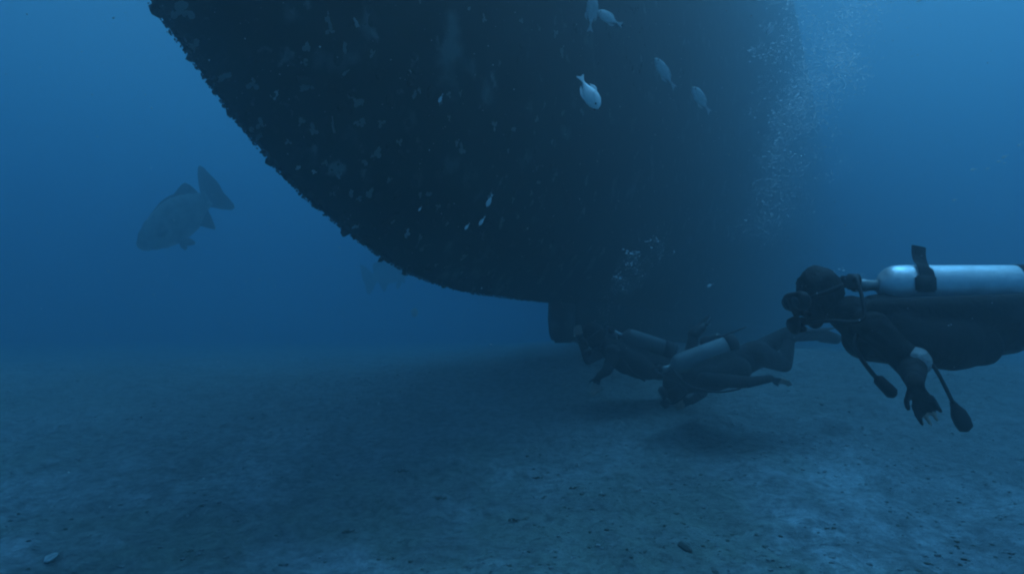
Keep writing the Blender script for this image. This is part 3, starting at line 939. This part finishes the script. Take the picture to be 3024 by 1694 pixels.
FING = [(2280, 84, 24, -30, 5.2, 'tiny pale fingerling slanting up right near the top, left of the bubble curtain'), (2876, 500, 18, -4, 4.2, 'brightest tiny fingerling in the small shoal at the right edge'),
        (2918, 497, 12, -3, 4.4, 'tiny fingerling just right of the brightest one of the right hand shoal'), (2968, 462, 18, -8, 4.4, 'topmost of three tiny fingerlings close together at the right edge'),
        (2952, 476, 16, -3, 4.6, 'middle of three tiny fingerlings close together at the right edge'), (2968, 481, 10, -3, 4.6, 'lowest of three tiny fingerlings close together at the right edge'),
        (3012, 428, 14, -4, 4.2, 'tiny fingerling touching the right edge, highest of its shoal'), (2820, 590, 14, -4, 4.6, 'lone tiny fingerling above the silver tank of the largest diver'),
        (2715, 3, 18, -7, 4.2, 'tiny fingerling at the very top edge, right of the bubble curtain'), (1446, 592, 14, -30, 4.4, 'longest of the tiny slanting fingerlings low on the hull'),
        (1424, 652, 14, -22, 4.6, 'tiny slanting fingerling just below the longest one low on the hull'), (1380, 668, 12, -16, 4.6, 'tiny fingerling lowest and left of the slanting three on the hull'),
        (1241, 616, 8, -12, 4.4, 'tiny fingerling low on the hull, farthest left of all the fingerlings'), (2098, 842, 16, -8, 4.6, 'tiny fingerling above the middle diver, below the bubble puffs'),
        (1302, 290, 10, -22, 4.6, 'tiny fingerling alone high on the dark middle of the hull')]
for (x, y, dx, dy, Y, lab) in FING:
    small_fish('tiny_fish', lab, at(x - dx * 0.62, y - dy * 0.62, Y * 0.8), at(x + dx * 0.62, y + dy * 0.62, Y * 0.8), 0.34 * Y / FPX * math.hypot(dx, dy), M_silver, 'tiny pale fingerlings', False)

# ------------------------------------------------------------------ things on the sand
def on_sand(px, py):
    d = ray(px, py)
    t = 2.0
    while t < 60:
        p = CAM + d * t
        if p.z < ground_z(p.x, p.y): return p, t
        t += 0.02
    return CAM + d * 20, 20

def tuft_mesh(seed):
    rr = random.Random(seed)
    vs, fs = [], []
    for k in range(46):
        a = rr.uniform(0, 6.28); r0 = rr.random() ** 0.6 * 0.75
        h = rr.uniform(0.25, 0.8) * (1 - 0.5 * r0); w = rr.uniform(0.06, 0.14)
        lean = V(math.cos(a + rr.uniform(-1, 1)), math.sin(a + rr.uniform(-1, 1)), 0) * rr.uniform(0.1, 0.5)
        c = V(math.cos(a) * r0, math.sin(a) * r0, -0.05); s = V(-math.sin(a * 3), math.cos(a * 3), 0) * w
        t = s.cross(V(0, 0, 1)) * 0.3
        o = len(vs)
        vs += [c - s, c + s, c + t, c + V(0, 0, h * 0.6) + lean * 0.5 - s * 0.9, c + V(0, 0, h * 0.6) + lean * 0.5 + s * 0.9, c + V(0, 0, h) + lean]
        fs += [(o, o + 1, o + 4, o + 3), (o + 1, o + 2, o + 4), (o + 2, o, o + 3), (o + 3, o + 4, o + 5), (o + 2, o + 3, o + 4)]
    me = bpy.data.meshes.new('weed'); me.from_pydata(vs, [], fs); me.materials.append(M_algae)
    return me
TUFTS = [tuft_mesh(k) for k in range(4)]
CL = [(2023, 1556, 26), (1677, 1502, 30), (1518, 1535, 40), (1690, 1440, 28), (1589, 1411, 30), (1778, 1464, 24), (1896, 1633, 24), (1958, 1612, 26), (1677, 1642, 16), (2050, 1476, 22), (2730, 1642, 28),
      (2980, 1636, 34), (1030, 1571, 40), (920, 1423, 24), (1187, 1391, 44), (1298, 1472, 40), (1152, 1647, 30), (1385, 1676, 26), (838, 1667, 30), (1443, 1516, 22), (560, 1630, 26), (2450, 1560, 30), (2260, 1610, 22), (700, 1540, 26)]
p, t = on_sand(2022, 1624); q, t2 = on_sand(2042, 1636); p2, _ = on_sand(2003, 1610)
bm = bmesh.new()
pts = catmull([p2 + V(0, 0, 0.012), p + V(0, 0.01, 0.02), q + V(0, 0, 0.012)], 5)
add_ring_tube(bm, pts, [0.008, 0.016, 0.02, 0.021, 0.02, 0.021, 0.022, 0.021, 0.018, 0.014, 0.006], 10)
tag(to_obj('driftwood_stub', bm, M_algae), 'short dark finger shaped stub lying on the sand near the bottom edge', 'debris')
p, t = on_sand(135, 1662)
bm = bmesh.new()
for k in range(12):
    a = R(-75 + 150 * k / 11)
    add_capsule(bm, V(0, 0, 0.012), 0.006, V(math.sin(a) * 0.052, math.cos(a) * 0.062, 0.014 + 0.006 * math.cos(a)), 0.009, seg=8)
bmesh.ops.transform(bm, matrix=Matrix.Translation(V(p.x, p.y, ground_z(p.x, p.y))) @ Euler((R(20), 0, R(-50))).to_matrix().to_4x4(), verts=bm.verts)
tag(to_obj('shell', bm, M_shell), 'pale ribbed shell on the sand in the bottom left corner', 'shell')
# pale scrap of shell farther out, below the hull
bm = bmesh.new()
bmesh.ops.create_icosphere(bm, subdivisions=3, radius=1)
c = at(1224, 922, 12.0)
for v in bm.verts:
    k = 1 + 0.4 * fbm(v.co * 1.5 + V(3, 1, 0), 3)
    v.co = c + V(v.co.x * 0.06 * k, v.co.y * 0.05 * k, v.co.z * 0.07 * k)
tag(to_obj('drifting_scrap', bm, M_shell), 'small pale scrap drifting in the blue gap below the hull edge', 'debris')

def scatter_rubble():
    rr = random.Random(11)
    base = []
    for k in range(6):
        b2 = bmesh.new(); bmesh.ops.create_icosphere(b2, subdivisions=1, radius=1)
        for v in b2.verts: v.co *= 1 + 0.45 * fbm(v.co * 1.3 + Vector((k * 9.0, 0, 0)), 2)
        base.append(([v.co.copy() for v in b2.verts], [[v.index for v in f.verts] for f in b2.faces])); b2.free()
    out = {}
    for key, n, rmin, rmax in (('rubble', 14000, 0.003, 0.017), ('weed', 6500, 0.003, 0.017)):
        vs, fs = [], []
        made = 0
        while made < n:
            y = 3.0 + 11 * rr.random() ** 1.6; x = (rr.random() * 2 - 1) * (0.85 * y + 0.8)
            dens = fbm(Vector((x * 0.8, y * 0.8, 20.0 if key == 'weed' else 40.0)), 4)
            if dens < rr.uniform(-0.25, 0.45): continue
            r = rmin + (rmax - rmin) * rr.random() ** 4
            c, f = rr.choice(base); o = len(vs); a = rr.uniform(0, 6.28)
            ca, sa = math.cos(a), math.sin(a); fl = rr.uniform(0.35, 0.7); z = ground_z(x, y) + r * 0.1; e = rr.uniform(0.7, 1.6)
            for v in c: vs.append((x + (v.x * ca * e - v.y * sa) * r, y + (v.x * sa * e + v.y * ca) * r, z + v.z * r * fl))
            for ff in f: fs.append([o + i for i in ff])
            made += 1
        if key == 'weed':
            for i, (px, py, w) in enumerate(CL):          # denser tufts
                p, t = on_sand(px, py); tm = TUFTS[i % 4]; o = len(vs)
                r = w * 0.5 * t / FPX; a = rr.uniform(0, 6.28); ca, sa = math.cos(a), math.sin(a); z = ground_z(p.x, p.y) - 0.004
                for v in tm.vertices:
                    q = v.co
                    vs.append((p.x + (q.x * ca - q.y * sa) * r * 1.2, p.y + (q.x * sa + q.y * ca) * r * 1.2, z + q.z * r * 0.7))
                for pl in tm.polygons: fs.append([o + k for k in pl.vertices])
        me = bpy.data.meshes.new(key); me.from_pydata(vs, [], fs)
        out[key] = me
    tag(link('rubble', out['rubble'], M_rubble, smooth=False), 'shell grit and small stones scattered over the sand', 'rubble', kind='stuff')
    tag(link('weed_scraps', out['weed'], M_algae, smooth=False), 'dark scraps of low weed scattered over the sand', 'weed', kind='stuff')
scatter_rubble()

# ------------------------------------------------------------------ bubbles and drifting specks
def bubble_mat():
    m = bpy.data.materials.new('air_bubble'); m.use_nodes = True
    nt = m.node_tree; N = nt.nodes; N.clear()
    def mix(f, a, b):
        x = N.new('ShaderNodeMixShader'); x.inputs[0].default_value = f
        nt.links.new(a.outputs[0], x.inputs[1]); nt.links.new(b.outputs[0], x.inputs[2])
        return x
    out = N.new('ShaderNodeOutputMaterial'); tr = N.new('ShaderNodeBsdfTransparent')
    gl = N.new('ShaderNodeBsdfGlossy'); gl.inputs['Roughness'].default_value = 0.15
    df = N.new('ShaderNodeBsdfDiffuse'); df.inputs[0].default_value = (0.95, 0.95, 0.95, 1)
    tl = N.new('ShaderNodeBsdfTranslucent'); tl.inputs[0].default_value = (0.96, 0.96, 0.96, 1)
    body = mix(0.15, mix(0.65, df, tl), gl)
    x = mix(0.92, tr, body)
    nt.links.new(x.outputs[0], out.inputs[0])
    return m
M_bub = bubble_mat()
def blobs(name, items, m, sub, label, cat, dome=True):
    b2 = bmesh.new(); bmesh.ops.create_icosphere(b2, subdivisions=sub, radius=1)
    if dome:                                       # rising bubbles flatten into open caps
        bmesh.ops.delete(b2, geom=[v for v in b2.verts if v.co.z < -0.35], context='VERTS')
        b2.verts.index_update()
    cs = [v.co.copy() for v in b2.verts]; ff = [[v.index for v in f.verts] for f in b2.faces]; b2.free()
    vs, fs = [], []
    for p, r, e in items:
        o = len(vs)
        for v in cs: vs.append((p.x + v.x * r, p.y + v.y * r, p.z + v.z * r * e))
        for f in ff: fs.append([o + i for i in f])
    me = bpy.data.meshes.new(name); me.from_pydata(vs, [], fs)
    return tag(link(name, me, m), label, cat, kind='stuff')
rb = random.Random(21)
def cloud(px, py, sx, sy, Y, n, rmin, rmax, pw=3):
    out = []
    for k in range(n):
        p = at(px + rb.gauss(0, sx), py + rb.gauss(0, sy), Y + rb.gauss(0, 0.08))
        out.append((p, rmin + (rmax - rmin) * rb.random() ** pw, rb.uniform(0.55, 0.95)))
    return out
ex = cloud(1866, 750, 13, 8, 6.1, 50, 0.003, 0.014, 4) + cloud(1872, 785, 16, 20, 6.1, 170, 0.002, 0.007) + cloud(1935, 716, 16, 7, 6.1, 34, 0.003, 0.013, 4) + cloud(1945, 745, 14, 22, 6.1, 110, 0.002, 0.006) \
   + cloud(1826, 816, 10, 7, 6.2, 36, 0.003, 0.013, 4) + cloud(1838, 842, 16, 20, 6.2, 150, 0.002, 0.006) + cloud(1988, 748, 4, 3, 6.1, 5, 0.005, 0.011) + cloud(1785, 920, 12, 45, 6.4, 110, 0.002, 0.006)
blobs('bubble_plume', ex, M_bub, 2, 'puffs of exhaled bubbles rising above the leftmost diver', 'bubbles')
col = []
for k in range(3000):
    t = rb.random()
    p = at(2235 + 265 * t ** 0.8 + rb.gauss(0, 36 + 40 * t), 700 - 740 * t + rb.gauss(0, 18), 4.2 + rb.gauss(0, 0.25))
    col.append((p, 0.0022 + 0.006 * rb.random() ** 6, rb.uniform(0.5, 0.9)))
for (x, y, sx, sy, n) in [(2500, 110, 32, 50, 1500), (2475, 210, 38, 40, 1500), (2420, 270, 40, 50, 900), (2350, 330, 34, 50, 900), (2310, 430, 30, 50, 700), (2290, 540, 34, 50, 500), (2560, 20, 40, 60, 700), (2240, 660, 30, 40, 300), (2330, 40, 50, 60, 800), (2345, 180, 50, 70, 900), (2370, 320, 50, 70, 700), (2395, 470, 55, 80, 500)]:
    for q in range(n // 30):                       # ragged little puffs
        cx, cy = x + rb.gauss(0, sx), y + rb.gauss(0, sy); cz = 4.0 + rb.gauss(0, 0.2)
        for k in range(30):
            p = at(cx + rb.gauss(0, 17), cy + rb.gauss(0, 15), cz + rb.gauss(0, 0.04))
            col.append((p, 0.0021 + 0.0055 * rb.random() ** 5, rb.uniform(0.5, 0.9)))
blobs('bubble_curtain', col, M_bub, 1, 'long curtain of fine bubbles rising beside the hull at upper right', 'bubbles')
near = cloud(2478, 812, 16, 14, 3.55, 26, 0.002, 0.008) + cloud(2545, 830, 14, 16, 3.5, 18, 0.002, 0.006)
blobs('bubble_trail', near, M_bub, 2, 'few small bubbles leaking from the valve of the largest diver', 'bubbles')
sp = []
for k in range(2600):
    Y = 1.4 + 9 * rb.random() ** 1.3
    p = at(rb.uniform(-100, 3120), rb.uniform(-80, 1500), Y)
    if p.z > ground_z(p.x, p.y) + 0.05:
        sp.append((p, (0.0009 + 0.0018 * rb.random() ** 3) * (0.5 + Y * 0.28), rb.uniform(0.4, 1.0)))
blobs('drifting_specks', sp, M_shell, 1, 'fine pale specks drifting everywhere in the water', 'specks', False)
